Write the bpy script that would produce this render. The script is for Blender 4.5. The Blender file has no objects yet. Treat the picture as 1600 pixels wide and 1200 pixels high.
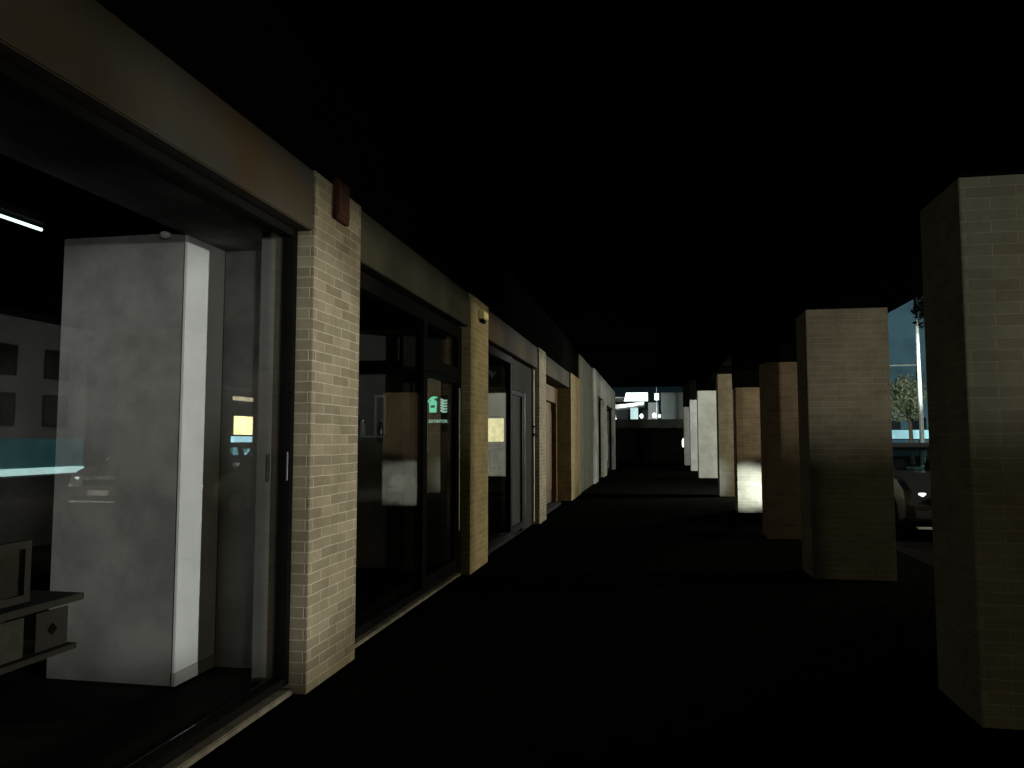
import bpy, bmesh, math, random
from mathutils import Vector, Matrix
random.seed(7)
S = bpy.context.scene
COL = S.collection
R = math.radians
# ------------------------------------------------------------ camera
cam = bpy.data.objects.new('camera', bpy.data.cameras.new('camera'))
COL.objects.link(cam); S.camera = cam
cam.location = (0, 0, 1.45)
cam.rotation_euler = (R(90 + 4.15), 0, R(10.57))
cam.data.sensor_width = 36; cam.data.lens = 27.0
cam.data.clip_start = 0.05; cam.data.clip_end = 2000
# ------------------------------------------------------------ world: a dim teal night sky
w = bpy.data.worlds.new('World'); S.world = w; w.use_nodes = True
nt = w.node_tree; bg = nt.nodes['Background']
tc = nt.nodes.new('ShaderNodeTexCoord'); sp = nt.nodes.new('ShaderNodeSeparateXYZ'); cr = nt.nodes.new('ShaderNodeValToRGB')
nt.links.new(tc.outputs['Generated'], sp.inputs[0]); nt.links.new(sp.outputs['Z'], cr.inputs[0]); nt.links.new(cr.outputs[0], bg.inputs['Color'])
cr.color_ramp.elements[0].color = (0.30, 0.75, 0.95, 1); cr.color_ramp.elements[1].position = .35
cr.color_ramp.elements[1].color = (0.62, 0.80, 0.90, 1)
bg.inputs['Strength'].default_value = 0.010
S.view_settings.view_transform = 'Standard'; S.view_settings.look = 'None'
S.view_settings.exposure = 0; S.view_settings.gamma = 1; S.view_settings.use_curve_mapping = False
S.render.resolution_x = 1024; S.render.resolution_y = 768
S.cycles.max_bounces = 8; S.cycles.transparent_max_bounces = 24
S.cycles.sample_clamp_indirect = 2.0

# ------------------------------------------------------------ street lamps and added fill lamps (all outside the frame)
def lamp(name, kind, loc, power, color, size=.3, target=None, angle=60, blend=.5):
    d = bpy.data.lights.new(name, kind); d.energy = power; d.color = color
    if kind == 'AREA': d.size = size
    else: d.shadow_soft_size = size
    if kind == 'SPOT': d.spot_size = R(angle); d.spot_blend = blend
    o = bpy.data.objects.new(name, d); COL.objects.link(o); o.location = loc
    if target is not None:
        o.rotation_euler = (Vector(target) - Vector(loc)).to_track_quat('-Z', 'Y').to_euler()
    return o
COOL = (.80, .96, 1.0); NEUT = (1.0, .97, .90); WARM = (1.0, .70, .38); SOD = (1.0, .55, .2)
lamp('street_side_light', 'POINT', (12.0, 11.85, 2.5), 2500, (1.0, .93, .72), .5)
lamp('street_side_light', 'POINT', (13.0, 16.0, 2.5), 2300, (1.0, .90, .60), .35)
lamp('street_side_light', 'SPOT', (11.5, -2.6, 2.3), 6000, (1.0, 1.0, .93), .12, (-2.75, 4.35, 1.38), 11.0, .5)
lamp('added_rear_light', 'SPOT', (6.5, -9.0, 1.62), 1700, (1.0, .92, .74), .05, (2.0, 16.0, 1.9), 20, .9)          # added unseen lamp behind the camera; the added wall cuts its lower light
lamp('added_rear_light', 'POINT', (6.3, -9.0, 1.62), 950, (.97, 1.0, .93), .05)  # added fill so the inner columns keep some light
lamp('added_rear_light', 'POINT', (4.5, -6.0, 2.4), 150, (1.0, .88, .50), .3)  # added weak lamp for the lower parts of the pillars
lamp('far_fill_light', 'POINT', (4.2, 21.2, 2.7), 1400, (.95, 1.0, .93), .3)  # added lamp that brightens the pale pillars
lamp('far_fill_light', 'POINT', (6.0, 33.5, 2.7), 900, (.95, 1.0, .96), .3)  # added lamp for the two farthest pillars
lamp('far_fill_light', 'POINT', (-1.6, 58.2, 3.3), 520, (.90, 1.0, .98), .1)  # added lamp that brightens the walls of the far building
for hx, tx, pw in ((4.36, 1.80, 9500), (4.30, 2.26, 4200)):
    lamp('headlight_beam', 'SPOT', (hx, 8.1, .55), pw * 1.4, (.62, .84, 1.0), .05, (tx, 16.05, .50), 7.6, .95)
lamp('street_side_light', 'SPOT', (13.0, 11.5, 6.0), 6000, COOL, .3, (22, 27, 3), 70, .6)  # added lamp that lights the facade across the street
lamp('street_side_light', 'SPOT', (14.0, 40.0, 7.0), 11000, (.90, 1, .88), .3, (16.8, 55, 4), 60, .5)
lamp('street_side_light', 'SPOT', (25.0, 62.0, 7.0), 8000, (.75, .95, 1), .3, (24, 80, 9), 90, .5)  # added lamp that brings up the distant house wall

# ------------------------------------------------------------ materials
def new_mat(name):
    m = bpy.data.materials.new(name); m.use_nodes = True
    return m, m.node_tree, m.node_tree.nodes['Principled BSDF']
def N(t, kind, **kw):
    n = t.nodes.new(kind)
    for k, v in kw.items(): setattr(n, k, v)
    return n
def mat(name, col, rough=.7, metal=0, var=.25, scale=6, bump=.15, spec=.4, col2=None, detail=6, coat=0):
    m, t, b = new_mat(name)
    geo = N(t, 'ShaderNodeNewGeometry')
    n = N(t, 'ShaderNodeTexNoise'); n.inputs['Scale'].default_value = scale; n.inputs['Detail'].default_value = detail; n.inputs['Roughness'].default_value = .6
    t.links.new(geo.outputs['Position'], n.inputs['Vector'])
    r = N(t, 'ShaderNodeValToRGB'); t.links.new(n.outputs[0], r.inputs[0])
    c2 = col2 or tuple(c * (1 - var) for c in col)
    r.color_ramp.elements[0].position = .38; r.color_ramp.elements[1].position = .62
    r.color_ramp.elements[0].color = (*c2, 1); r.color_ramp.elements[1].color = (*col, 1)
    t.links.new(r.outputs[0], b.inputs['Base Color'])
    b.inputs['Roughness'].default_value = rough; b.inputs['Metallic'].default_value = metal
    b.inputs['Specular IOR Level'].default_value = spec; b.inputs['Coat Weight'].default_value = coat
    if bump:
        n2 = N(t, 'ShaderNodeTexNoise'); n2.inputs['Scale'].default_value = scale * 9; n2.inputs['Detail'].default_value = 4
        t.links.new(geo.outputs['Position'], n2.inputs['Vector'])
        bp = N(t, 'ShaderNodeBump'); bp.inputs['Strength'].default_value = bump; bp.inputs['Distance'].default_value = .01
        t.links.new(n2.outputs[0], bp.inputs['Height']); t.links.new(bp.outputs[0], b.inputs['Normal'])
    return m
def emit(name, col, strength, col2=None, scale=3, col_lo=.6):
    m, t, b = new_mat(name)
    b.inputs['Base Color'].default_value = (*[c * .6 for c in col], 1)
    b.inputs['Emission Strength'].default_value = strength
    geo = N(t, 'ShaderNodeNewGeometry')
    n = N(t, 'ShaderNodeTexNoise'); n.inputs['Scale'].default_value = scale; n.inputs['Detail'].default_value = 3
    t.links.new(geo.outputs['Position'], n.inputs['Vector'])
    r = N(t, 'ShaderNodeValToRGB'); t.links.new(n.outputs[0], r.inputs[0])
    r.color_ramp.elements[0].position = .35; r.color_ramp.elements[1].position = .6
    c2 = col2 or tuple(c * col_lo for c in col)
    r.color_ramp.elements[0].color = (*c2, 1); r.color_ramp.elements[1].color = (*col, 1)
    t.links.new(r.outputs[0], b.inputs['Emission Color'])
    return m
def glass(name, tint=(.9, .95, .94), ior=1.55, rough=0.0, dirt=.0):
    m, t, b = new_mat(name); t.nodes.remove(b)
    out = t.nodes['Material Output']
    tr = N(t, 'ShaderNodeBsdfTransparent'); tr.inputs[0].default_value = (*tint, 1)
    gl = N(t, 'ShaderNodeBsdfGlossy'); gl.inputs['Roughness'].default_value = rough
    fr = N(t, 'ShaderNodeFresnel'); geo = N(t, 'ShaderNodeNewGeometry')      # the same mirror strength from both sides of the sheet
    mr = N(t, 'ShaderNodeMapRange'); t.links.new(geo.outputs['Backfacing'], mr.inputs[0]); mr.inputs[3].default_value = ior; mr.inputs[4].default_value = 1 / ior
    t.links.new(mr.outputs[0], fr.inputs[0])
    mx = N(t, 'ShaderNodeMixShader')
    t.links.new(fr.outputs[0], mx.inputs[0]); t.links.new(tr.outputs[0], mx.inputs[1]); t.links.new(gl.outputs[0], mx.inputs[2])
    t.links.new(mx.outputs[0], out.inputs[0])
    return m
def brick(name, c1, c2, mortar, row=.062, width=.25, rough=.9, stain=None, stain_amt=.5):
    m, t, b = new_mat(name)
    geo = N(t, 'ShaderNodeNewGeometry')
    sn = N(t, 'ShaderNodeSeparateXYZ'); t.links.new(geo.outputs['True Normal'], sn.inputs[0])
    spp = N(t, 'ShaderNodeSeparateXYZ'); t.links.new(geo.outputs['Position'], spp.inputs[0])
    ab = N(t, 'ShaderNodeMath', operation='ABSOLUTE'); t.links.new(sn.outputs['X'], ab.inputs[0])
    gt = N(t, 'ShaderNodeMath', operation='GREATER_THAN'); t.links.new(ab.outputs[0], gt.inputs[0]); gt.inputs[1].default_value = .5
    mx = N(t, 'ShaderNodeMix'); t.links.new(gt.outputs[0], mx.inputs[0]); t.links.new(spp.outputs['X'], mx.inputs[2]); t.links.new(spp.outputs['Y'], mx.inputs[3])
    # a slight wobble so the courses are not ruler straight
    wn = N(t, 'ShaderNodeTexNoise'); wn.inputs['Scale'].default_value = 5; t.links.new(geo.outputs['Position'], wn.inputs['Vector'])
    ws = N(t, 'ShaderNodeMath', operation='MULTIPLY_ADD'); t.links.new(wn.outputs[0], ws.inputs[0]); ws.inputs[1].default_value = .012; t.links.new(spp.outputs['Z'], ws.inputs[2])
    cb = N(t, 'ShaderNodeCombineXYZ'); t.links.new(mx.outputs[0], cb.inputs[0]); t.links.new(ws.outputs[0], cb.inputs[1])
    br = N(t, 'ShaderNodeTexBrick'); t.links.new(cb.outputs[0], br.inputs['Vector'])
    br.inputs['Scale'].default_value = 1; br.inputs['Brick Width'].default_value = width; br.inputs['Row Height'].default_value = row
    br.inputs['Mortar Size'].default_value = .0055; br.inputs['Mortar Smooth'].default_value = .9; br.inputs['Bias'].default_value = 0
    br.inputs['Color1'].default_value = (*c1, 1); br.inputs['Color2'].default_value = (*c2, 1); br.inputs['Mortar'].default_value = (*mortar, 1)
    n = N(t, 'ShaderNodeTexNoise'); n.inputs['Scale'].default_value = 3.2; n.inputs['Detail'].default_value = 9; n.inputs['Roughness'].default_value = .72; t.links.new(geo.outputs['Position'], n.inputs['Vector'])
    r = N(t, 'ShaderNodeValToRGB'); t.links.new(n.outputs[0], r.inputs[0])
    r.color_ramp.elements[0].position = .35; r.color_ramp.elements[0].color = (.66, .64, .60, 1) if not stain else (*stain, 1)
    r.color_ramp.elements[1].position = .62; r.color_ramp.elements[1].color = (1, 1, 1, 1)
    mu = N(t, 'ShaderNodeMix', data_type='RGBA', blend_type='MULTIPLY'); mu.inputs[0].default_value = .8
    t.links.new(br.outputs[0], mu.inputs[6]); t.links.new(r.outputs[0], mu.inputs[7]); t.links.new(mu.outputs[2], b.inputs['Base Color'])
    b.inputs['Roughness'].default_value = rough; b.inputs['Specular IOR Level'].default_value = .2
    bp = N(t, 'ShaderNodeBump'); bp.inputs['Strength'].default_value = .5; bp.inputs['Distance'].default_value = .006; bp.invert = True
    n3 = N(t, 'ShaderNodeTexNoise'); n3.inputs['Scale'].default_value = 70; t.links.new(geo.outputs['Position'], n3.inputs['Vector'])
    ad = N(t, 'ShaderNodeMath', operation='MULTIPLY_ADD'); t.links.new(n3.outputs[0], ad.inputs[0]); ad.inputs[1].default_value = .5; t.links.new(br.outputs['Fac'], ad.inputs[2])
    t.links.new(ad.outputs[0], bp.inputs['Height']); t.links.new(bp.outputs[0], b.inputs['Normal'])
    return m

BRICK = brick('tan_brick', (.25, .218, .155), (.17, .148, .102), (.40, .36, .275))
BRICK_O = brick('ochre_brick', (.28, .225, .125), (.22, .175, .09), (.38, .32, .20))
BRICK_R = brick('grey_brick', (.29, .265, .20), (.245, .22, .16), (.38, .35, .27))
BRICK_W = brick('orange_brick', (.33, .255, .165), (.27, .205, .13), (.39, .31, .21))
CONC = mat('stained_concrete', (.050, .050, .046), .9, col2=(.060, .037, .017), scale=.9, spec=.1, bump=.2)
CONC_O = mat('ochre_render', (.062, .058, .042), .9, var=.3, scale=2, spec=.1)
CONC_D = mat('dark_olive_panel', (.022, .021, .016), .9, var=.3, scale=2, spec=.1)
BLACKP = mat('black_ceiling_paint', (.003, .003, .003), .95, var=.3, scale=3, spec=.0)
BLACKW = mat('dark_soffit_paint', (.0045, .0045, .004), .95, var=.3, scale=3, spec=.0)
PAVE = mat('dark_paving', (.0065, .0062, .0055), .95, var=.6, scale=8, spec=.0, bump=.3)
ASPH = mat('asphalt', (.012, .012, .012), .95, var=.4, scale=10, spec=.0, bump=.4)
FRAME = mat('black_aluminium', (.006, .006, .006), .6, var=.2, scale=10, spec=.02, bump=.02)
GLASS = glass('shop_glass', (.975, .98, .978), 1.55)
PLASTER_LIT = mat('lit_side_plaster', (.82, .83, .83), .85, var=.10, scale=3.5, bump=.08, spec=.2)  # whiter copy for the column side that the street light falls on
PLASTER_G = mat('grey_plaster', (.33, .33, .32), .85, var=.25, scale=2.6, bump=.08, spec=.2)
COLG = mat('column_plaster', (.34, .335, .33), .85, var=.34, scale=2.6, bump=.08, spec=.2)
GREYW0 = mat('handle_metal', (.10, .10, .10), .4, metal=.6)
PIERG = mat('pier_plaster', (.17, .17, .165), .85, var=.3, scale=2)
PALE = mat('pale_painted_wall', (.50, .50, .47), .85, var=.3, scale=1.4, bump=.1, spec=.2)
INT_DARK = mat('dark_interior', (.03, .03, .03), .9, var=.3, scale=2, spec=.1, bump=0)
STONE = mat('threshold_stone', (.24, .22, .18), .8, var=.35, scale=9, spec=.2)
WOOD = mat('brown_wood', (.12, .070, .022), .7, var=.45, scale=5, spec=.3)
REDBOX = mat('rust_red_metal', (.055, .018, .008), .9, var=.45, scale=14, spec=.2)
CREAM = mat('cream_plastic', (.75, .66, .32), .5, var=.1, scale=10, spec=.3, bump=0)
WHITEPL = mat('white_plastic', (.75, .76, .75), .45, var=.08, scale=20, spec=.4, bump=0)
STEEL = mat('brushed_steel', (.5, .5, .5), .35, metal=1, var=.2, scale=20, bump=.02)
GALV = mat('galvanised_steel', (.42, .46, .46), .55, metal=.5, var=.2, scale=8, bump=.05)
DARK_BLOCKER = mat('blocker_wall_render', (.08, .08, .08), .9)
GREY_F = mat('grey_facade', (.30, .30, .30), .85, var=.2, scale=.8, spec=.2)
DARK_F = mat('dark_facade', (.10, .10, .10), .85, var=.3, scale=.6, spec=.2)
DARKGL = mat('dark_window_glass', (.012, .014, .016), .12, var=.2, scale=2, spec=.6, bump=0)
HEDGE = mat('dark_hedge_leaves', (.012, .018, .010), .8, var=.5, scale=4, spec=.05)
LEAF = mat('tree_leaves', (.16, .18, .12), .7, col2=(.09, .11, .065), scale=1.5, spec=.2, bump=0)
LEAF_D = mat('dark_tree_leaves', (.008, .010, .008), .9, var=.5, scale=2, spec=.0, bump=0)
BARK = mat('bark', (.07, .055, .04), .9, var=.4, scale=8)
RUBBER = mat('tyre_rubber', (.012, .012, .012), .85, var=.2, scale=20)
CARGLASS = glass('car_glass', (.55, .62, .62), 1.5)
E_TUBE = emit('lit_tube', (.70, 1.0, .86), 2.2)
E_YEL = emit('lit_yellow_window', (1.0, .88, .42), 11.0, scale=1.2, col_lo=.75)
E_YELP = emit('lit_yellow_panel', (1.0, .93, .45), 1.5, scale=14, col_lo=.7)
E_TEAL = emit('lit_teal_glass', (.10, .42, .48), .42, (.05, .22, .28), scale=.9)
E_CYAN = emit('lit_cyan_strip', (.62, .95, .92), 6.0, scale=.6, col_lo=.8)
E_CYAN2 = emit('lit_cyan_display', (.45, .85, .95), 7.0, scale=.6, col_lo=.6)
E_SKYSIGN = emit('lit_pale_blue_sign', (.33, .66, .72), .85, scale=.4, col_lo=.85)
E_WHITE = emit('lit_white_sign', (.80, .96, .88), 1.5, scale=.4, col_lo=.9)
E_TEALBOX = emit('lit_teal_box', (.36, .52, .52), .75, scale=1)
E_LAMP = emit('lit_lamp', (.9, 1, .97), 1.6, scale=2, col_lo=.9)
E_LAMPB = emit('lit_headlamp', (.9, 1, .97), 5, scale=2, col_lo=.9)
E_DIM = emit('dimly_lit_panel', (.50, .50, .45), .30, scale=.8, col_lo=.35)
E_GREEN = emit('glow_green_sign', (.20, .92, .58), 1.0, scale=30, col_lo=.9)
E_PALEG = emit('glow_pale_sign', (.50, .85, .66), .9, scale=30, col_lo=.9)

# ------------------------------------------------------------ mesh helpers
class MB:
    def __init__(s): s.bm = bmesh.new()
    def box(s, x0, x1, y0, y1, z0, z1, bev=0, mtx=None):
        b = bmesh.new(); bmesh.ops.create_cube(b, size=1)
        for v in b.verts:
            v.co = Vector(((x0 + x1) / 2 + v.co.x * (x1 - x0), (y0 + y1) / 2 + v.co.y * (y1 - y0), (z0 + z1) / 2 + v.co.z * (z1 - z0)))
        if bev: bmesh.ops.bevel(b, geom=b.edges[:], offset=bev, segments=2, affect='EDGES')
        if mtx: bmesh.ops.transform(b, matrix=mtx, verts=b.verts)
        s._merge(b); return s
    def tube(s, p0, p1, r0, r1=None, seg=12):
        r1 = r0 if r1 is None else r1
        p0, p1 = Vector(p0), Vector(p1); d = p1 - p0
        b = bmesh.new(); bmesh.ops.create_cone(b, cap_ends=True, segments=seg, radius1=r0, radius2=max(r1, 1e-4), depth=d.length)
        q = Vector((0, 0, 1)).rotation_difference(d.normalized()).to_matrix().to_4x4()
        bmesh.ops.transform(b, matrix=Matrix.Translation((p0 + p1) / 2) @ q, verts=b.verts)
        s._merge(b); return s
    def ball(s, c, r, sc=(1, 1, 1), sub=2):
        b = bmesh.new(); bmesh.ops.create_icosphere(b, subdivisions=sub, radius=r)
        bmesh.ops.transform(b, matrix=Matrix.Translation(c) @ Matrix.Diagonal((*sc, 1)), verts=b.verts)
        s._merge(b); return s
    def lathe(s, prof, c=(0, 0, 0), seg=20):
        rings = []
        for r, z in prof:
            rings.append([s.bm.verts.new((c[0] + r * math.cos(a), c[1] + r * math.sin(a), c[2] + z)) for a in [2 * math.pi * i / seg for i in range(seg)]])
        for a, b in zip(rings, rings[1:]):
            for i in range(seg): s.bm.faces.new((a[i], a[(i + 1) % seg], b[(i + 1) % seg], b[i]))
        for r_ in (rings[0], rings[-1]):
            s.bm.faces.new(r_)
        return s
    def prism(s, pts, lo, hi, axis='y'):
        """outline pts (a,b) extruded lo..hi along axis"""
        def P(a, b, t): return {'y': (a, t, b), 'x': (t, a, b), 'z': (a, b, t)}[axis]
        A = [s.bm.verts.new(P(a, b, lo)) for a, b in pts]; B = [s.bm.verts.new(P(a, b, hi)) for a, b in pts]
        n = len(pts)
        s.bm.faces.new(A); s.bm.faces.new(B[::-1])
        for i in range(n): s.bm.faces.new((A[i], B[i], B[(i + 1) % n], A[(i + 1) % n]))
        return s
    def _merge(s, b):
        me = bpy.data.meshes.new('t'); b.to_mesh(me); b.free(); s.bm.from_mesh(me); bpy.data.meshes.remove(me)
    def obj(s, name, m, parent=None, smooth=False):
        bmesh.ops.recalc_face_normals(s.bm, faces=s.bm.faces)
        me = bpy.data.meshes.new(name); s.bm.to_mesh(me); s.bm.free()
        me.materials.append(m)
        if smooth:
            for p in me.polygons: p.use_smooth = True
        o = bpy.data.objects.new(name, me); COL.objects.link(o)
        if parent: o.parent = parent; o.matrix_parent_inverse = world_of(parent).inverted()
        return o
def world_of(o):
    m = o.matrix_basis.copy()
    while o.parent: o, m = o.parent, o.parent.matrix_basis @ o.matrix_parent_inverse @ m
    return m
def tag(o, label, cat, group=None, kind=None):
    o['label'] = label; o['category'] = cat
    if group: o['group'] = group
    if kind: o['kind'] = kind
    return o
def thing(name, label, cat, loc, group=None, rz=0):
    o = bpy.data.objects.new(name, None); COL.objects.link(o); o.location = loc; o.rotation_euler = (0, 0, rz)
    o.empty_display_size = .2
    return tag(o, label, cat, group)
def struct(name, mb, m):
    o = mb.obj(name, m); o['kind'] = 'structure'; o['label'] = name.replace('_', ' '); return o
def frame_x(mb, x0, x1, y0, y1, z0, z1, t, tb=None):
    """rectangular frame lying in a plane of constant x"""
    tb = tb or t
    mb.box(x0, x1, y0, y0 + t, z0, z1); mb.box(x0, x1, y1 - t, y1, z0, z1)
    mb.box(x0, x1, y0 + t, y1 - t, z1 - t, z1); mb.box(x0, x1, y0 + t, y1 - t, z0, z0 + tb)
def text_mesh(body, size, depth=.001):
    c = bpy.data.curves.new('lettering', 'FONT'); c.body = body; c.size = size; c.extrude = depth; c.align_x = 'CENTER'; c.offset = size * .02
    o = bpy.data.objects.new('lettering', c); COL.objects.link(o)
    dg = bpy.context.evaluated_depsgraph_get(); me = bpy.data.meshes.new_from_object(o.evaluated_get(dg))
    bpy.data.objects.remove(o); return me

# ------------------------------------------------------------ the ground
struct('ground', MB().box(-400, 400, -200, 900, -.30, -.15), ASPH)
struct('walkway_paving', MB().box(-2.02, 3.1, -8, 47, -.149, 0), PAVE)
kerb = struct('kerb', MB().box(3.104, 3.26, -8, 47, -.149, -.006, .012), mat('kerb_stone', (.012, .012, .011), .9, spec=.0))
struct('car_park_asphalt', MB().box(3.264, 60, -30, 110, -.149, -.135), ASPH)

blk = tag(MB().box(2.9, 11, -7.1, -6.9, -.149, 1.603, .01).obj('light_blocker_wall', DARK_BLOCKER), 'added unseen low wall behind the viewer that cuts off low light', 'wall')  # unseen wall added to keep the rear lamps off the lower parts
# ------------------------------------------------------------ arcade building: lintels, upper wall, ceiling, outer beam
FX = -1.98          # front plane of the pilasters
GX = -2.12          # glass plane
bays = [(-1.3, 4.20), (4.93, 8.14), (9.05, 13.2), (14.05, 18.3)]
arc = thing('arcade_building', 'dark low building whose covered arcade runs along the shopfronts', 'building', (-5, 10, 0))
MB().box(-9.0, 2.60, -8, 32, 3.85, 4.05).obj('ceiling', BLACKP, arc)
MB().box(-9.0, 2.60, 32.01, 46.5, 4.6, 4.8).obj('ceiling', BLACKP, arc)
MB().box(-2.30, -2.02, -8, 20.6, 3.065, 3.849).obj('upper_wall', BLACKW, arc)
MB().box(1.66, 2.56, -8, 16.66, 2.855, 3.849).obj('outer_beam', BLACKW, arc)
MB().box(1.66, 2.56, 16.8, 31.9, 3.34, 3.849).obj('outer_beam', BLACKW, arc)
for i, (a, b) in enumerate(bays):
    MB().box(-2.30, -1.99 - .01 * i, a + .002, b - .002, 2.69, 3.055, .006).obj('lintel', CONC if i in (0, 2) else CONC_O, arc)
MB().box(-8.4, -2.22, -8, 24, -.149, -.01).obj('shop_floor', INT_DARK, arc)
MB().box(-8.6, -8.41, -8, 24, -.149, 3.84).obj('back_wall', INT_DARK, arc)
MB().box(-8.4, -2.82, -8, 24, 3.20, 3.3).obj('shop_ceiling', INT_DARK, arc)

# ------------------------------------------------------------ brick pilasters on the left
def pilaster(y0, y1, m, label, x0=-2.30, ztop=3.06):
    p = thing('brick_pilaster', label, 'pillar', ((x0 + FX) / 2, (y0 + y1) / 2, 0), 'brick pilasters between the shopfronts')
    MB().box(x0, FX, y0, y1, 0, ztop, .004).obj('brick_shaft', m, p)
    return p
p1 = pilaster(4.20, 4.93, BRICK, 'nearest tan brick pilaster with a red box near its top')
p2 = pilaster(8.14, 9.05, BRICK_O, 'second tan brick pilaster, beside the door showing the extinguisher sign')
p3 = pilaster(13.2, 14.05, BRICK, 'third, narrow looking brick pilaster with a thin pipe on its recessed side')
p4 = pilaster(18.3, 20.6, BRICK_O, 'wide ochre brick pier after the brown wooden door', -2.6)
bx = thing('alarm_box', 'rusty red box fixed high on the nearest brick pilaster', 'alarm box', (-1.95, 4.63, 2.82))
MB().box(-1.978, -1.950, 4.45, 4.66, 2.84, 3.10, .006).obj('casing', REDBOX, bx)
MB().box(-1.949, -1.944, 4.47, 4.64, 2.87, 3.07, .002).obj('cover_plate', REDBOX, bx)
ws = thing('wall_lamp', 'small cream lamp housing at the top of the second brick pilaster', 'lamp', (-1.95, 8.6, 2.85))
MB().box(-1.978, -1.91, 8.50, 8.74, 2.84, 2.93, .01).obj('housing', CREAM, ws)
MB().box(-1.97, -1.93, 8.55, 8.69, 2.80, 2.838, .004).obj('bracket', FRAME, ws)
pp = thing('drain_pipe', 'thin pale vertical pipe beside the third brick pilaster', 'pipe', (-2.07, 13.12, 0))
MB().tube((-2.07, 13.14, .05), (-2.07, 13.14, 2.66), .014, seg=10).obj('pipe', GALV, pp)
for z in (1.52, 1.66): MB().box(-2.11, -2.04, 13.10, 13.18, z, z + .035, .004).obj('clamp', FRAME, pp)

# ------------------------------------------------------------ shopfronts
def pane(y0, y1, z0, z1, par, x=GX):
    return MB().box(x - .004, x + .004, y0, y1, z0, z1).obj('glass_pane', GLASS, par)
s1 = thing('shopfront', 'large nearest shop window in a black frame, left of the nearest brick pilaster', 'shopfront', (GX, 1.4, 0), 'shopfronts')
mb = MB(); frame_x(mb, -2.16, -2.08, -1.29, 4.19, .06, 2.688, .045)
mb.box(-2.16, -2.08, 1.10, 1.17, .13, 2.643)
mb.obj('frame', FRAME, s1)
pane(-1.22, 1.10, .13, 2.643, s1); pane(1.17, 4.12, .13, 2.643, s1)
MB().box(-2.155, -2.05, -1.28, 4.195, 0.001, .035, .006).obj('threshold', STONE, s1)
MB().tube((-2.068, 4.09, 1.22), (-2.068, 4.09, 1.38), .006, seg=10).obj('pull_handle', GREYW0, s1)
MB().box(-2.80, -2.17, -1.28, 4.62, 2.70, 3.0).obj('soffit', mat('grey_soffit', (.20, .21, .21), .9, col2=(.05, .05, .05), scale=1.1, spec=.1), s1)
# inside: white column, cross wall
MB().box(-3.67, -2.82, 4.19, 4.64, .001, 2.72, .004).obj('interior_column', COLG, s1)
MB().box(-2.819, -2.80, 4.185, 4.60, .08, 2.715, .002).obj('lit_side_panel', PLASTER_LIT, s1)  # street light on this side is put into a whiter material
MB().box(-2.819, -2.795, 4.183, 4.60, .002, .079, .002).obj('skirting', PALE, s1)
MB().box(-2.798, -2.31, 4.605, 4.70, .001, 2.698).obj('cross_wall', COLG, s1)
MB().box(-2.30, -2.165, 4.17, 4.198, .001, 2.688).obj('pier_lining', PIERG, s1)
MB().box(-3.0, -2.30, 4.20, 4.44, .001, .12, .004).obj('skirting', PLASTER_G, s1) if False else None
sc = thing('motion_sensor', 'small round white sensor at the top corner of the inner white column', 'sensor', (-2.9, 4.15, 2.68))
MB().ball((-2.93, 4.15, 2.70), .032, (1.1, 1, .75)).obj('dome', WHITEPL, sc, True)
MB().tube((-2.93, 4.15, 2.70), (-2.93, 4.19, 2.72), .014).obj('stem', WHITEPL, sc)
ft = thing('tube_light', 'lit fluorescent tube hanging in the dark nearest shop', 'tube light', (-3.27, 3.0, 2.6))
MB().tube((-3.30, 2.40, 2.60), (-3.30, 3.60, 2.60), .009, seg=12).obj('tube', E_TUBE, ft)
MB().box(-3.34, -3.26, 2.36, 3.64, 2.63, 2.67, .006).obj('housing', FRAME, ft)
for y in (2.5, 3.5): MB().tube((-3.3, y, 2.67), (-3.3, y, 3.2), .004).obj('suspension_rod', FRAME, ft)

# window display shelf
GREYW = mat('grey_painted_wood', (.009, .009, .0085), .7, var=.3, scale=8)
sh = thing('display_bench', 'low dark bench with pale edges inside the nearest window', 'bench', (-2.65, 2.6, 0))
MB().box(-2.95, -2.50, 1.5, 3.06, .745, .775, .003).obj('bench_top', GREYW, sh)
MB().box(-2.93, -2.52, 1.5, 3.05, .535, .56, .003).obj('lower_shelf', GREYW, sh)
MB().box(-2.90, -2.88, 1.5, 3.04, .561, .744).obj('back_panel', INT_DARK, sh)
for x in (-2.93, -2.54):
    for y in (1.55, 2.0): MB().box(x, x + .03, y, y + .03, 0, .534).obj('leg', INT_DARK, sh)
bd = thing('framed_board', 'dark board in a pale frame standing on the window bench', 'board', (-2.6, 2.55, .776))
mb = MB(); frame_x(mb, -2.61, -2.58, 2.15, 2.84, .777, 1.03, .032); mb.obj('frame', GREYW, bd)
MB().box(-2.606, -2.598, 2.182, 2.808, .809, .998).obj('panel', mat('dark_board', (.02, .015, .01), .8, var=.5, scale=10), bd)
cd = thing('display_card', 'grey square card with a dark diamond on the bench shelf', 'card', (-2.56, 2.93, .561))
MB().box(-2.555, -2.545, 2.84, 3.02, .565, .725, .002).obj('card', GREYW, cd)
MB().prism([(2.93 - .025, .645), (2.93, .67), (2.93 + .025, .645), (2.93, .62)], -2.544, -2.541, 'x').obj('diamond', FRAME, cd)
cd2 = thing('display_card', 'plain faint grey card left of the diamond card', 'card', (-2.56, 2.7, .561))
MB().box(-2.555, -2.545, 2.60, 2.78, .565, .725, .002).obj('card', mat('faint_card', (.06, .06, .055), .8, var=.4, scale=18), cd2)

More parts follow.
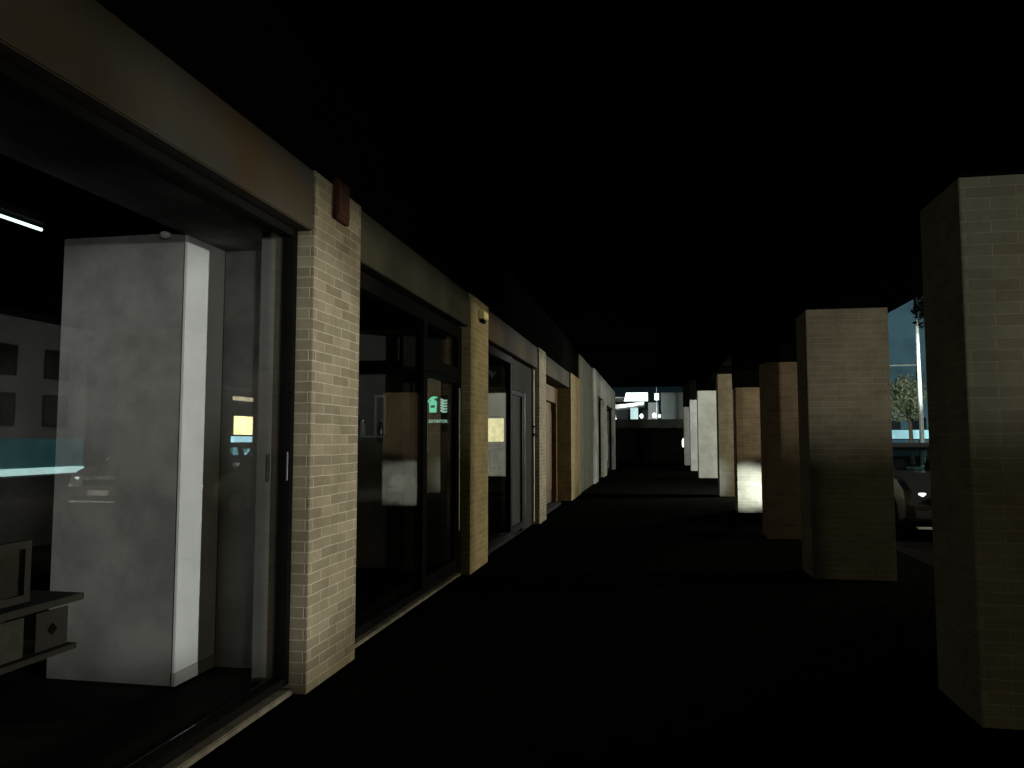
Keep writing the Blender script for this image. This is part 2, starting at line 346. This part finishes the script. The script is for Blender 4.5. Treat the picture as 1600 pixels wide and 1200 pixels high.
# second shopfront: window + door
s2 = thing('shopfront', 'shopfront with window and glazed door between first and second brick pilasters', 'shopfront', (GX, 6.5, 0), 'shopfronts')
mb = MB(); frame_x(mb, -2.16, -2.08, 4.94, 8.13, .06, 2.668, .12, .06); mb.box(-2.16, -2.08, 6.74, 6.85, .12, 2.548)
mb.box(-2.158, -2.082, 6.85, 8.01, 2.10, 2.22); mb.obj('frame', FRAME, s2)
pg = MB().box(-.004, .004, -.84, .84, .12, 2.548).obj('glass_pane', GLASS, None); pg.location = (GX, 5.90, 0); pg.rotation_euler = (0, 0, R(-1.9)); pg.parent = s2; pg.matrix_parent_inverse = world_of(s2).inverted()   # sits slightly skewed in its frame
pane(6.85, 8.01, 2.22, 2.548, s2)
dr = bpy.data.objects.new('door', None)
mb = MB(); frame_x(mb, -2.14, -2.09, 6.86, 7.99, .07, 2.095, .045, .12)
dr = mb.obj('door', FRAME, s2)
MB().box(-2.119, -2.111, 6.91, 7.94, .19, 2.035).obj('door_glass', GLASS, dr)
MB().tube((-2.06, 7.97, .5), (-2.06, 7.97, 2.0), .009).obj('door_edge_strip', GALV, dr)
MB().box(-2.155, -2.07, 4.945, 8.125, .001, .03, .006).obj('threshold', STONE, s2)
MB().box(-3.67, -2.83, 8.40, 8.86, .001, 2.72, .004).obj('interior_column', PLASTER_G, s2)
MB().box(-2.80, -2.20, 4.98, 8.1, 2.72, 3.0).obj('soffit', INT_DARK, s2)
MB().box(-4.2, -2.75, 7.9, 8.0, 2.19, 2.31).obj('interior_beam', FRAME, s2)
MB().box(-2.76, -2.19, 8.16, 8.36, .001, 2.70).obj('cross_wall', mat('dark_grey_plaster', (.10, .10, .09), .9, var=.2), s2)
hb = thing('bar_reflection', 'tall pale bar standing in for a handle reflected in the glazed door, crossing the extinguisher sign', 'handle', (-2.25, 7.3, 1.2))
MB().tube((-2.235, 7.35, 1.33), (-2.235, 7.35, 2.06), .012).obj('bar', GALV, hb)  # solid bar stands in for a reflection in the door glass
MB().tube((-2.235, 7.35, 1.45), (-2.31, 7.36, 1.47), .014).obj('bracket', GALV, hb)
MB().tube((-2.235, 7.35, 1.95), (-2.31, 7.36, 1.95), .010).obj('bracket', GALV, hb)
# the extinguisher sign, facing along the arcade
ex = thing('extinguisher_sign', 'black sign with glowing green extinguisher, flames and the word EXTINTOR', 'sign', (-2.13, 7.40, 1.6))
def sx(px, y=8.10):            # lateral position on the inner wall
    return px
sy, cx, cz, k = 8.10, -2.330, 1.735, 1.0
MB().box(cx - .165, cx + .165, sy, sy + .012, cz - .20, cz + .20, .003).obj('board', FRAME, ex)
mb = MB()
mb.prism([(cx - .100, cz + .012), (cx - .020, cz + .012), (cx - .015, cz + .125), (cx - .03, cz + .145), (cx - .045, cz + .15), (cx - .045, cz + .165), (cx - .015, cz + .165), (cx - .012, cz + .185),
          (cx - .06, cz + .19), (cx - .095, cz + .17), (cx - .125, cz + .13), (cx - .115, cz + .12), (cx - .09, cz + .15), (cx - .08, cz + .145), (cx - .105, cz + .125)], sy - .004, sy - .001)
mb.obj('extinguisher_symbol', E_GREEN, ex)
MB().box(cx - .085, cx - .04, sy - .007, sy - .0045, cz + .065, cz + .09).obj('symbol_label', FRAME, ex)
mb = MB()
for j in range(5):
    z0 = cz + .008 + j * .030
    pts = [(cx + .02, z0 + .022), (cx + .045, z0 + .005), (cx + .06, z0), (cx + .10, z0 + .006), (cx + .10, z0 + .024), (cx + .07, z0 + .018), (cx + .045, z0 + .032), (cx + .03, z0 + .038)]
    mb.prism(pts, sy - .004, sy - .001)
mb.obj('flame_symbol', E_PALEG, ex)
me = text_mesh('EXTINTOR', .046); me.materials.append(E_PALEG)
o = bpy.data.objects.new('lettering', me); COL.objects.link(o); o.location = (cx, sy - .003, cz - .100); o.rotation_euler = (R(90), 0, 0)
o.scale = (.95, 1, 1)
o.parent = ex; o.matrix_parent_inverse = ex.matrix_basis.inverted()
# things inside the second shop
sf = thing('wall_shelf', 'narrow pale shelf on the inner wall of the second shop', 'shelf', (-3.2, 8.3, 1.45))
MB().box(-3.42, -3.02, 8.22, 8.396, 1.475, 1.495, .002).obj('board', WHITEPL, sf)
for x in (-3.38, -3.08): MB().box(x, x + .02, 8.3, 8.396, 1.42, 1.474).obj('bracket', STEEL, sf)
jar = [(.035, 0), (.038, .01), (.038, .11), (.028, .13), (.03, .16), (.0301, .161)]
cu = thing('white_jar', 'small white jar on the pale shelf of the second shop', 'jar', (-3.28, 8.30, 1.496))
MB().lathe(jar, (-3.28, 8.30, 1.496)).obj('jar_body', WHITEPL, cu, True); MB().lathe([(.032, .162), (.032, .18)], (-3.28, 8.30, 1.496)).obj('lid', STEEL, cu)
pf = thing('picture_frame', 'pale narrow picture frame above the shelf in the second shop', 'picture', (-3.1, 8.39, 1.5))
mb = MB(); mb.box(-3.17, -3.145, 8.375, 8.397, 1.50, 1.96); mb.box(-3.05, -3.025, 8.375, 8.397, 1.50, 1.96); mb.box(-3.145, -3.05, 8.375, 8.397, 1.935, 1.96); mb.box(-3.145, -3.05, 8.375, 8.397, 1.5, 1.525)
mb.obj('frame', WHITEPL, pf); MB().box(-3.145, -3.05, 8.385, 8.396, 1.525, 1.935).obj('picture', PLASTER_G, pf)
bt = thing('bottle', 'small dark glass bottle at the end of the shelf in the second shop', 'bottle', (-3.06, 8.3, 1.496))
MB().lathe([(.025, 0), (.028, .01), (.028, .09), (.011, .12), (.011, .16)], (-3.06, 8.3, 1.496)).obj('bottle_body', STEEL, bt, True); MB().lathe([(.013, .161), (.013, .175)], (-3.06, 8.3, 1.496)).obj('cap', WHITEPL, bt)

# third shopfront
s3 = thing('shopfront', 'narrow shopfront between the second and third brick pilasters with a lit yellow panel inside', 'shopfront', (GX, 11, 0), 'shopfronts')
mb = MB(); frame_x(mb, -2.16, -2.08, 9.06, 11.15, .06, 2.668, .10, .06); mb.obj('frame', FRAME, s3)
pane(9.16, 11.05, .12, 2.568, s3)
mb = MB(); frame_x(mb, -2.15, -2.09, 11.16, 12.15, .06, 2.2, .07, .1); d3 = mb.obj('door', FRAME, s3)
MB().box(-2.124, -2.116, 11.23, 12.08, .16, 2.13).obj('door_panel', INT_DARK, d3)
MB().tube((-2.055, 12.10, .25), (-2.055, 12.10, 2.18), .010).obj('door_edge_strip', GALV, d3)
MB().box(-2.17, -2.10, 11.16, 13.19, 2.21, 2.668).obj('transom_panel', CONC_D, s3)
MB().box(-2.17, -2.10, 12.16, 13.19, 0.001, 2.209).obj('side_panel', CONC_D, s3)
MB().box(-2.9, -2.18, 12.9, 13.1, .001, 2.66).obj('cross_wall', COLG, s3)
yp = thing('lit_panel', 'glowing yellow panel inside the third shopfront', 'light panel', (-2.55, 12.0, 1.4))
MB().box(-2.80, -2.37, 12.00, 12.04, 1.42, 1.79, .01).obj('screen', E_YELP, yp)
mb = MB(); mb.box(-2.80, -2.37, 11.99, 12.05, 1.80, 1.825); mb.box(-2.80, -2.37, 11.99, 12.05, 1.395, 1.418); mb.box(-2.82, -2.801, 11.99, 12.05, 1.395, 1.825); mb.box(-2.369, -2.35, 11.99, 12.05, 1.395, 1.825); mb.obj('frame', FRAME, yp)
MB().box(-2.75, -2.42, 12.0, 12.04, .06, 1.39).obj('stand', INT_DARK, yp)
tb = thing('side_table', 'small white table with two pale legs below the glowing yellow panel', 'table', (-2.45, 11.3, 1.0))
MB().box(-2.62, -2.30, 11.3, 11.7, 1.30, 1.33, .004).obj('upper_shelf', WHITEPL, tb)
MB().box(-2.60, -2.28, 11.2, 11.6, .95, .99, .004).obj('table_top', WHITEPL, tb)
for x in (-2.45, -2.36): MB().tube((x, 11.4, .99), (x, 11.4, 1.30), .012).obj('leg', WHITEPL, tb)
MB().tube((-2.45, 11.4, 0), (-2.45, 11.4, .95), .02).obj('pedestal', INT_DARK, tb)
bs = thing('box_sign', 'dark box sign with a small white bird mark above the third shopfront', 'sign', (-2.4, 10.9, 2.2))
MB().box(-2.55, -2.20, 11.0, 11.08, 2.22, 2.54, .006).obj('box', mat('grey_sign_face', (.05, .05, .05), .6, var=.3), bs)
mb = MB()
X, Z = -2.355, 2.40
for pts in ([(X - .05, Z + .05), (X - .04, Z + .06), (X + .02, Z - .02), (X + .01, Z - .05)], [(X + .0, Z + .0), (X + .05, Z + .05), (X + .06, Z + .03), (X + .01, Z - .03)], [(X - .02, Z + .05), (X + .0, Z + .07), (X + .01, Z + .0), (X, Z - .01)]):
    mb.prism(pts, 10.994, 10.998)
mb.obj('bird_mark', WHITEPL, bs)
MB().box(-2.385, -2.365, 11.03, 11.05, 2.54, 2.72).obj('hanger', FRAME, bs)

# fourth bay: recessed brown door
s4 = thing('doorway', 'recessed brown wooden doorway before the wide ochre brick pier', 'doorway', (-2.6, 17, 0))
MB().box(-3.4, -2.605, 18.05, 18.25, .001, 2.66).obj('recess_wall', CONC_O, s4)
MB().box(-2.60, -2.30, 18.0, 18.29, .001, 2.66).obj('door_jamb', WOOD, s4)
d4 = MB().box(-2.46, -2.41, 14.4, 17.9, .02, 2.3).obj('door', WOOD, s4)
mb = MB()
for y in (14.7, 15.9, 17.0): mb.box(-2.409, -2.395, y, y + .9, .3, 2.1, .01)
mb.obj('door_panel', WOOD, d4)
MB().box(-2.47, -2.31, 14.06, 18.0, 2.31, 2.66).obj('lintel_panel', WOOD, s4)
lb = thing('intercom_panel', 'narrow beige plate on the doorway side just past the third brick pilaster', 'intercom', (-2.0, 14.12, 1.4))
MB().box(-2.06, -1.99, 14.055, 14.12, 1.50, 2.0, .006).obj('plate', PALE, lb); MB().box(-2.04, -2.01, 14.121, 14.126, 1.8, 1.95).obj('speaker_grille', FRAME, lb)

# pale building further along
nb = thing('pale_building', 'pale painted building with narrow openings past the brick pilasters', 'building', (-4, 32, 0))
MB().box(-5.0, -2.03, 20.62, 25.5, 0, 3.80).obj('olive_wall', CONC_O, nb)
opens = [(27.2, 30.2, 3.0), (32.0, 37.6, 2.9)]
mb = MB(); y = 25.502
for a, b, h in opens:
    mb.box(-5, -1.98, y, a, 0, 3.83); mb.box(-5, -1.98, a, b, h, 3.83); y = b
mb.box(-5, -1.98, y, 39, 0, 3.83); mb.obj('wall', mat('weathered_pale_wall', (.26, .255, .22), .9, var=.5, scale=1.3, spec=.1), nb)
MB().box(-5, -2.5, 27.2, 30.2, 0, 2.99).obj('recess', DARK_F, nb)
MB().box(-5, -2.5, 32.0, 37.6, 0, 2.89).obj('recess', GREY_F, nb)
for a, b, h in opens:
    mb = MB(); frame_x(mb, -2.2, -2.1, a, b, .01, h, .08); mb.obj('window_frame', FRAME, nb)
pb = thing('white_post_box', 'pale box standing in the far opening of the pale building', 'box', (-2.3, 33, 0))
MB().box(-2.45, -2.22, 34.2, 36.3, .45, 1.7, .03).obj('casing', PALE, pb); MB().box(-2.43, -2.24, 34.3, 36.2, 0, .449).obj('plinth', FRAME, pb)

# ------------------------------------------------------------ free standing pillars on the right
PX0, PX1 = 1.60, 2.42
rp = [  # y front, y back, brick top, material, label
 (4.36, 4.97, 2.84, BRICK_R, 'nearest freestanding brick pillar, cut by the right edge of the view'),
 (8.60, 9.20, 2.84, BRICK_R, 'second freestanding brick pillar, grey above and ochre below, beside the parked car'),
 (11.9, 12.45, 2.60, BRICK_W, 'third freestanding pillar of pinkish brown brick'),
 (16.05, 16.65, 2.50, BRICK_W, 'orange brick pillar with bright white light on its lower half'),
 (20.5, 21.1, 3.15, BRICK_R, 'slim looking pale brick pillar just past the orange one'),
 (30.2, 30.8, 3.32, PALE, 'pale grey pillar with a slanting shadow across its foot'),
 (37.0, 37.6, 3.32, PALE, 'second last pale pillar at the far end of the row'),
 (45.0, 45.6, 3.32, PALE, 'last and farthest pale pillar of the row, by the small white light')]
for y0, y1, zt, m, lab in rp:
    t_ = thing('brick_pillar', lab, 'pillar', ((PX0 + PX1) / 2, (y0 + y1) / 2, 0), 'freestanding pillars along the open side')
    MB().box(PX0, PX1, y0, y1, 0, zt, .004).obj('brick_shaft', m, t_)
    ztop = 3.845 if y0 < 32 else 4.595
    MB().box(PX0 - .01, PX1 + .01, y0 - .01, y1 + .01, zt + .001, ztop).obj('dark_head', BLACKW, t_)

# ------------------------------------------------------------ cars
def make_car(label, x, y, rz, paint, lit=False):
    """car heading +Y in its own frame, front bumper at y=+2.15"""
    c = thing('parked_car', label, 'car', (0, 0, 0), 'cars in the car park')
    W = .88
    prof = [(-2.15, .35), (-2.18, .62), (-2.12, .95), (-1.95, 1.03), (-1.2, 1.045), (-.2, 1.05), (1.02, 1.03), (1.75, .93), (2.08, .78), (2.17, .55), (2.13, .32), (1.75, .22), (-1.8, .22)]
    cabin = {4: .80, 5: .76, 6: .76, 7: .78}
    b = bmesh.new(); n = len(prof)
    rings = []
    for sgn, inset, zo in ((-1, .10, 0), (-1, .0, 0), (1, .0, 0), (1, .10, 0)):
        ring = []
        for i, (py, pz) in enumerate(prof):
            wd = W
            yy, zz = py, pz
            if inset: yy, zz = py * .955, .86 + (pz - .86) * .93 if pz < 1.2 else pz - .0
            xx = sgn * (wd - (.0 if not inset else 0))
            if inset:   # side panel flush
                xx = sgn * wd
            else:
                xx = sgn * (wd - .09)
            ring.append(b.verts.new((xx, yy, zz)))
        rings.append(ring)
    for a_, b_ in zip(rings, rings[1:]):
        for i in range(n): b.faces.new((a_[i], b_[i], b_[(i + 1) % n], a_[(i + 1) % n]))
    b.faces.new(rings[0]); b.faces.new(rings[-1][::-1])
    mb = MB(); mb.bm.free(); mb.bm = b
    body = mb.obj('body', paint, c)
    for sx_ in (-1, 1):
        for wy in (-1.35, 1.32): MB().tube((sx_ * .70, wy, .33), (sx_ * .885, wy, .33), .37, seg=24).obj('wheel_arch', RUBBER, c)
    for sx_ in (-1, 1):
        for wy in (-1.35, 1.32):
            wbm = MB().tube((sx_ * .68, wy, .32), (sx_ * .90, wy, .32), .32, seg=28).obj('wheel', RUBBER, c)
            r_ = MB(); r_.tube((sx_ * .90, wy, .32), (sx_ * .912, wy, .32), .20, seg=20)
            for k in range(5):
                a = k * 2 * math.pi / 5
                r_.tube((sx_ * .915, wy, .32), (sx_ * .915, wy + .2 * math.cos(a), .32 + .2 * math.sin(a)), .025, .02, 6)
            r_.obj('rim', STEEL, wbm)
    ro = MB(); ro.prism([(-1.60, 1.40), (-1.2, 1.50), (-.2, 1.53), (.28, 1.455), (.24, 1.42), (-.2, 1.46), (-1.2, 1.44), (-1.56, 1.37)], -.70, .70, 'x')
    bmesh.ops.bevel(ro.bm, geom=ro.bm.edges[:], offset=.012, segments=2, affect='EDGES'); ro.obj('roof', paint, c)
    for sx_ in (-1, 1):
        for p0, p1, rr in (((.82, 1.00, 1.03), (.68, .27, 1.45), .03), ((.84, -.38, 1.03), (.69, -.38, 1.46), .04), ((.82, -1.92, 1.03), (.68, -1.55, 1.39), .07)):
            MB().tube((sx_ * p0[0], p0[1], p0[2]), (sx_ * p1[0], p1[1], p1[2]), rr, seg=10).obj('roof_pillar', paint, c)
        for yy in (-.25, ):
            st = MB(); st.box(sx_ * .38 - .22, sx_ * .38 + .22, yy - .06, yy + .06, .9, 1.22, .04); st.obj('seat', RUBBER, c)
    # windows
    for sx_ in (-1, 1):
        x_ = sx_ * .81
        for pts in ([(-1.62, 1.08), (-1.28, 1.40), (-.42, 1.44), (-.42, 1.06)], [(-.34, 1.06), (-.34, 1.44), (.10, 1.41), (.72, 1.06)]):
            mbw = MB(); A = []
            for (py, pz) in pts: A.append((sx_ * (.885 if pz < 1.2 else .725), py, pz))
            vs = [mbw.bm.verts.new(p) for p in A]; vs2 = [mbw.bm.verts.new((p[0] - sx_ * .012, p[1], p[2])) for p in A]
            mbw.bm.faces.new(vs); mbw.bm.faces.new(vs2[::-1])
            for i in range(4): mbw.bm.faces.new((vs[i], vs2[i], vs2[(i + 1) % 4], vs[(i + 1) % 4]))
            mbw.obj('side_window', CARGLASS, c)
    def slab(name, ys, zs, w0, w1, m, off=.012):
        mbw = MB(); (ya, yb), (za, zb) = ys, zs
        nrm = Vector((0, abs(zb - za), abs(yb - ya))).normalized() * off
        if name == 'rear_window': nrm.y = -nrm.y
        vs = [mbw.bm.verts.new(Vector(p) + nrm) for p in ((-w0, ya, za), (w0, ya, za), (w1, yb, zb), (-w1, yb, zb))]
        vs2 = [mbw.bm.verts.new(v.co - nrm * .8) for v in vs]
        mbw.bm.faces.new(vs); mbw.bm.faces.new(vs2[::-1])
        for i in range(4): mbw.bm.faces.new((vs[i], vs2[i], vs2[(i + 1) % 4], vs[(i + 1) % 4]))
        return mbw.obj(name, m, c)
    slab('windscreen', (.96, .31), (1.06, 1.44), .70, .60, CARGLASS); slab('rear_window', (-1.92, -1.58), (1.06, 1.37), .68, .60, CARGLASS)
    HL = lit or WHITEPL
    for sx_ in (-1, 1):
        MB().ball((sx_ * .64, 2.03, .70), .12, (1.35, .7, .75)).obj('headlight', HL, c, True)
        MB().box(sx_ * .66 - .12, sx_ * .66 + .12, -2.17, -2.06, .72, .90, .02).obj('tail_light', REDBOX, c)
        m_ = MB().ball((sx_ * 1.0, .62, 1.08), .10, (.9, .6, .7)); m_.obj('door_mirror', WHITEPL if lit else paint, c, True)
        MB().box(sx_ * .905 - .01, sx_ * .905 + .01, -.10, .08, .90, .925, .004).obj('door_handle', STEEL, c)
        MB().box(sx_ * .895 - .012, sx_ * .895 + .012, -1.0, .95, .22, .29, .005).obj('sill_trim', STEEL, c)
    MB().box(-.80, .80, 2.06, 2.21, .34, .48, .03).obj('front_bumper', paint, c); MB().box(-.78, .78, -2.23, -2.08, .36, .52, .03).obj('rear_bumper', paint, c)
    MB().box(-.45, .45, 2.10, 2.19, .56, .70, .02).obj('grille', FRAME, c); MB().box(-.26, .26, 2.205, 2.222, .36, .47, .003).obj('number_plate', WHITEPL, c)
    MB().box(-.75, .75, 2.10, 2.20, .20, .235, .005).obj('chin_glint', WHITEPL, c)  # white strip stands in for a glint under the bumper
    c.location = (x, y, -.134); c.rotation_euler = (0, 0, rz)
    return c
SILVER = mat('silver_car_paint', (.09, .09, .092), .3, metal=.6, var=.1, scale=2, bump=0, coat=.6)
DARKC = mat('dark_car_paint', (.05, .05, .052), .3, metal=.4, var=.1, scale=2, bump=0, coat=.6)
GREYC = mat('grey_car_paint', (.12, .12, .12), .3, metal=.5, var=.1, scale=2, bump=0, coat=.6)
make_car('silver car parked nose towards the arcade view, beyond the second freestanding pillar', 4.72, 15.15, R(180), SILVER, E_LAMP)
make_car('grey car parked beside the silver car, seen mirrored in the nearest shop window', 7.85, 17.3, R(180), GREYC, E_LAMPB)

make_car('added unseen dark car that shades the nearest pilaster foot, source of the headlight beams', 5.0, 5.85, 0, DARKC)  # unseen car added to shade the foot of the nearest pilaster
# ------------------------------------------------------------ across the street
fb = thing('street_building', 'grey two storey building across the street, mirrored in the nearest shop window', 'building', (25, 25, 0))
wins = []
mb = MB(); mb.box(22, 30, 16, 31.7, 1.5, 6.3); mb.obj('wall', GREY_F, fb)
MB().box(22.02, 30, 16.0, 31.68, 0.24, 1.499).obj('shop_glazing', E_TEAL, fb)
MB().box(21.96, 30, 16.0, 31.70, -.05, .22).obj('lit_base', E_CYAN, fb)
MB().box(22.1, 29.9, 16.1, 31.6, -.13, -.051).obj('plinth', DARK_F, fb)
MB().box(21.85, 30.1, 15.9, 31.85, 6.301, 6.55, .03).obj('roof_coping', GREY_F, fb)
for yy in (17.5, 20.4, 23.3, 26.2, 29.1):
    for z0, z1 in ((2.0, 3.4), (4.1, 5.4)):
        wf = MB(); frame_x(wf, 21.93, 22.0 - .001, yy, yy + 1.4, z0, z1, .07); f_ = wf.obj('window', FRAME, fb)
        MB().box(21.97, 21.998, yy + .07, yy + 1.33, z0 + .07, z1 - .07).obj('pane', DARKGL, f_)
kb = thing('kiosk', 'small kiosk with bright yellow and pale cyan windows, mirrored in the nearest shop window', 'kiosk', (23.5, 45, 0))
MB().box(22, 26, 40, 50, -.13, 4.6).obj('wall', DARK_F, kb)
MB().box(21.94, 21.998, 44.6, 47.2, 1.78, 2.95, .02).obj('yellow_window', E_YEL, kb)
MB().box(21.90, 21.998, 44.4, 47.0, 3.95, 4.2, .02).obj('lamp_strip', emit('dim_yellow_lamp', (1, .9, .55), 3.0), kb)
MB().box(21.92, 21.998, 44.3, 46.9, .50, 1.66, .02).obj('cyan_window', E_CYAN2, kb)
MB().box(21.88, 26.1, 39.9, 50.1, 4.601, 4.8, .02).obj('roof', GREY_F, kb)

def foliage(mb, c, rx, ry, rz_, n, size):
    for _ in range(n):
        a = random.uniform(0, 2 * math.pi); u = random.uniform(-1, 1); r_ = random.random() ** .45
        s_ = math.sqrt(1 - u * u)
        lump = .82 + .22 * math.sin(3 * a + 2 * u) + .1 * math.sin(7 * a)
        p = Vector((c[0] + rx * r_ * s_ * math.cos(a) * lump, c[1] + ry * r_ * s_ * math.sin(a) * lump, c[2] + rz_ * r_ * u * lump))
        q = Matrix.Rotation(random.uniform(0, 6.28), 3, Vector((random.uniform(-1, 1), random.uniform(-1, 1), random.uniform(-1, 1))).normalized())
        s2_ = size * random.uniform(.6, 1.3)
        vs = [mb.bm.verts.new(p + q @ Vector(v)) for v in ((-s2_, 0, 0), (0, -s2_ * .45, 0), (s2_, 0, s2_ * .2), (0, s2_ * .45, 0))]
        mb.bm.faces.new(vs)
def leaf_obj(mb, name, m, parent):
    me = bpy.data.meshes.new(name); mb.bm.to_mesh(me); mb.bm.free(); me.materials.append(m)
    o = bpy.data.objects.new(name, me); COL.objects.link(o); o.parent = parent; o.matrix_parent_inverse = world_of(parent).inverted(); return o
tr = thing('street_tree', 'pale green lit tree seen between the first two freestanding pillars', 'tree', (16.7, 55, -.13))
mb = MB(); mb.tube((16.7, 55, -.13), (16.6, 55, 3.0), .17, .10)
for a in range(5): mb.tube((16.6, 55, 2.7), (16.6 + math.cos(a * 1.3) * .9, 55 + math.sin(a * 1.3) * .9, 4.5), .06, .02, 6)
mb.obj('trunk', BARK, tr)
mb = MB(); foliage(mb, (16.45, 55, 4.15), 1.35, 1.35, 1.65, 5200, .13); leaf_obj(mb, 'crown', LEAF, tr)
tr = thing('dark_tree', 'black tree crown against the teal sky, beside the nearest freestanding pillar', 'tree', (13.3, 41, -.13))
mb = MB(); mb.tube((13.75, 41, -.13), (13.65, 41, 7.4), .16, .08); mb.tube((13.65, 41, 7), (13.2, 41, 8.2), .06, .02, 6); mb.obj('trunk', LEAF_D, tr)
mb = MB(); foliage(mb, (13.75, 41, 8.1), .95, 1.0, 1.45, 2200, .14); leaf_obj(mb, 'crown', LEAF_D, tr)
sl = thing('street_lamp', 'tall pale lamp post beyond the parked silver car', 'street lamp', (14.15, 45, -.13))
MB().tube((14.17, 45, -.13), (14.12, 45, 8.2), .13, .085, 14).obj('pole', GALV, sl)
MB().tube((14.12, 45, 8.2), (13.98, 44.9, 9.9), .07, .05, 10).obj('arm', FRAME, sl)
MB().ball((13.98, 44.9, 10.15), .17, (.8, 1.2, 1.2)).obj('lamp_head', E_LAMP, sl, True)
bs = thing('roadside_sign', 'pale blue lit sign strip beyond the parked silver car', 'sign', (17.5, 60, 0))
MB().box(16.2, 20.5, 60, 60.2, 1.52, 2.15, .02).obj('sign_face', E_SKYSIGN, bs)
MB().box(16.15, 20.55, 60.21, 60.35, 1.45, 2.2).obj('backing', FRAME, bs)
for x in (16.8, 19.6): MB().tube((x, 60.3, -.13), (x, 60.3, 1.45), .06).obj('post', GALV, bs)
gl = thing('overhead_cable', 'pale horizontal cable above the lit green tree', 'cable', (17, 62, 7))
MB().tube((14.5, 62, 7.0), (19.35, 62, 7.05), .055, seg=8).obj('cable', E_TEALBOX if False else mat('pale_cable', (.6, .65, .65), .6), gl)
for x in (14.5, 19.35): MB().tube((x, 62, -.13), (x, 62, 7.2), .08).obj('post', FRAME, gl)
wb = thing('blue_house', 'tall dark blue house in the distance beyond the car park', 'house', (30, 85, 0))
MB().box(21.6, 26, 80, 92, -.13, 17).obj('wall', mat('teal_wall', (.06, .115, .14), .9, var=.5, scale=.2), wb)
MB().prism([(21.3, 17.01), (26.3, 17.01), (25, 19), (22.5, 19)], 79.7, 92.3).obj('roof', DARK_F, wb)
for x in (21.9, 24.2): 
    w_ = MB().box(x, x + 1.4, 79.95, 79.998, 2, 3.6, .01).obj('window', DARKGL, wb)

# ------------------------------------------------------------ the far end
hg = thing('dark_hedge', 'long black clipped hedge closing the far end of the arcade', 'hedge', (0, 55.5, 0))
MB().box(-6.0, 2.45, 55, 56.5, -.13, 2.05, .15).obj('hedge_core', HEDGE, hg)
mb = MB()
for _ in range(2600):
    p = Vector((random.uniform(-6.0, 2.5), random.choice([54.95, random.uniform(54.95, 56.5)]), random.uniform(-.1, 2.2)))
    if p.y > 55: p.z = random.uniform(2.0, 2.25)
    q = Matrix.Rotation(random.uniform(0, 6.28), 3, Vector((random.uniform(-1, 1), random.uniform(-1, 1), random.uniform(-1, 1))).normalized())
    mb.bm.faces.new([mb.bm.verts.new(p + q @ Vector(v)) for v in ((-.13, 0, 0), (0, -.06, 0), (.13, 0, 0), (0, .06, 0))])
leaf_obj(mb, 'leaves', HEDGE, hg)
bw = tag(MB().box(-6.0, 2.3, 57, 57.2, -.13, 2.95, .02).obj('boundary_wall', mat('grey_green_wall', (.09, .10, .09), .9, var=.35, scale=1.2)), 'grey green wall rising just behind the black hedge', 'wall')
fs = thing('fuel_station', 'far building with sloping pale canopy and a bright white sign box on top', 'building', (-2, 64, 0))
MB().box(-8, .6, 66, 72, -.13, 3.95).obj('wall', DARK_F, fs)
MB().prism([(-5.0, 3.55), (-.85, 4.15), (-.85, 4.38), (-5.0, 3.95)], 60, 66).obj('canopy', PALE, fs)
MB().prism([(-5.0, 4.35), (-1.1, 4.50), (-1.4, 4.75), (-5.0, 4.9)], 61, 67).obj('upper_roof', GREY_F, fs)
MB().prism([(-2.35, 4.42), (-.55, 4.42), (-.55, 5.05), (-2.2, 5.05)], 59.5, 60).obj('sign_box', E_WHITE, fs)
MB().box(-1.95, -1.35, 62, 62.5, 2.2, 4.0).obj('lit_box', E_TEALBOX, fs)
MB().box(-.55, .25, 62, 63, -.13, 4.4).obj('pier', GREY_F, fs)
MB().box(-4.4, -3.1, 62, 62.2, 2.9, 3.6, .2).obj('lit_window', E_DIM, fs)
ls = thing('totem_sign', 'slim sign post with a small bright white box at the far end', 'sign', (.1, 59, 0))
MB().box(-.05, .28, 59, 59.3, 4.45, 4.95, .01).obj('sign_box', E_WHITE, ls)
MB().tube((.12, 59.15, -.13), (.12, 59.15, 6.0), .05, .03).obj('post', GALV, ls)
MB().ball((.12, 59.15, 5.7), .11).obj('tip_lamp', E_DIM, ls)
gb = thing('dark_block', 'plain dark grey block building behind the hedge', 'building', (2, 62, 0))
MB().box(.45, 2.35, 60, 64, -.13, 4.95).obj('wall', mat('green_grey_wall', (.10, .115, .105), .9, var=.2, scale=.8), gb)
MB().box(.42, 2.4, 59.95, 64, 4.951, 5.05).obj('parapet', DARK_F, gb)
for i, (x, z, s_, lb_) in enumerate([(-2.9, 3.0, .05, 'tiny white lamp behind the hedge, leftmost of the far lamps'), (-1.0, 3.2, .13, 'small bright globe lamp between the lit teal box and the pier'),
                                    (-.08, 3.25, .15, 'bright white lamp at the foot of the totem sign'), (.30, 3.2, .10, 'lamp just right of the totem sign')]):
    t_ = thing('globe_lamp', lb_, 'lamp', (x, 58, 0), 'globe lamps behind the hedge')
    MB().ball((x, 58, z), s_, (1, 1, 1.5)).obj('globe', E_LAMP, t_, True); MB().tube((x, 58, -.13), (x, 58, z - s_), .03).obj('post', FRAME, t_)
vl = thing('bollard_lamp', 'narrow bright white lamp glowing beside the farthest pillar', 'lamp', (1.62, 47, 0))
MB().ball((1.62, 47.3, 1.25), .10, (.8, .8, 3.0)).obj('diffuser', E_LAMP, vl, True); MB().tube((1.62, 47.3, -.13), (1.62, 47.3, 1.0), .05).obj('post', FRAME, vl)
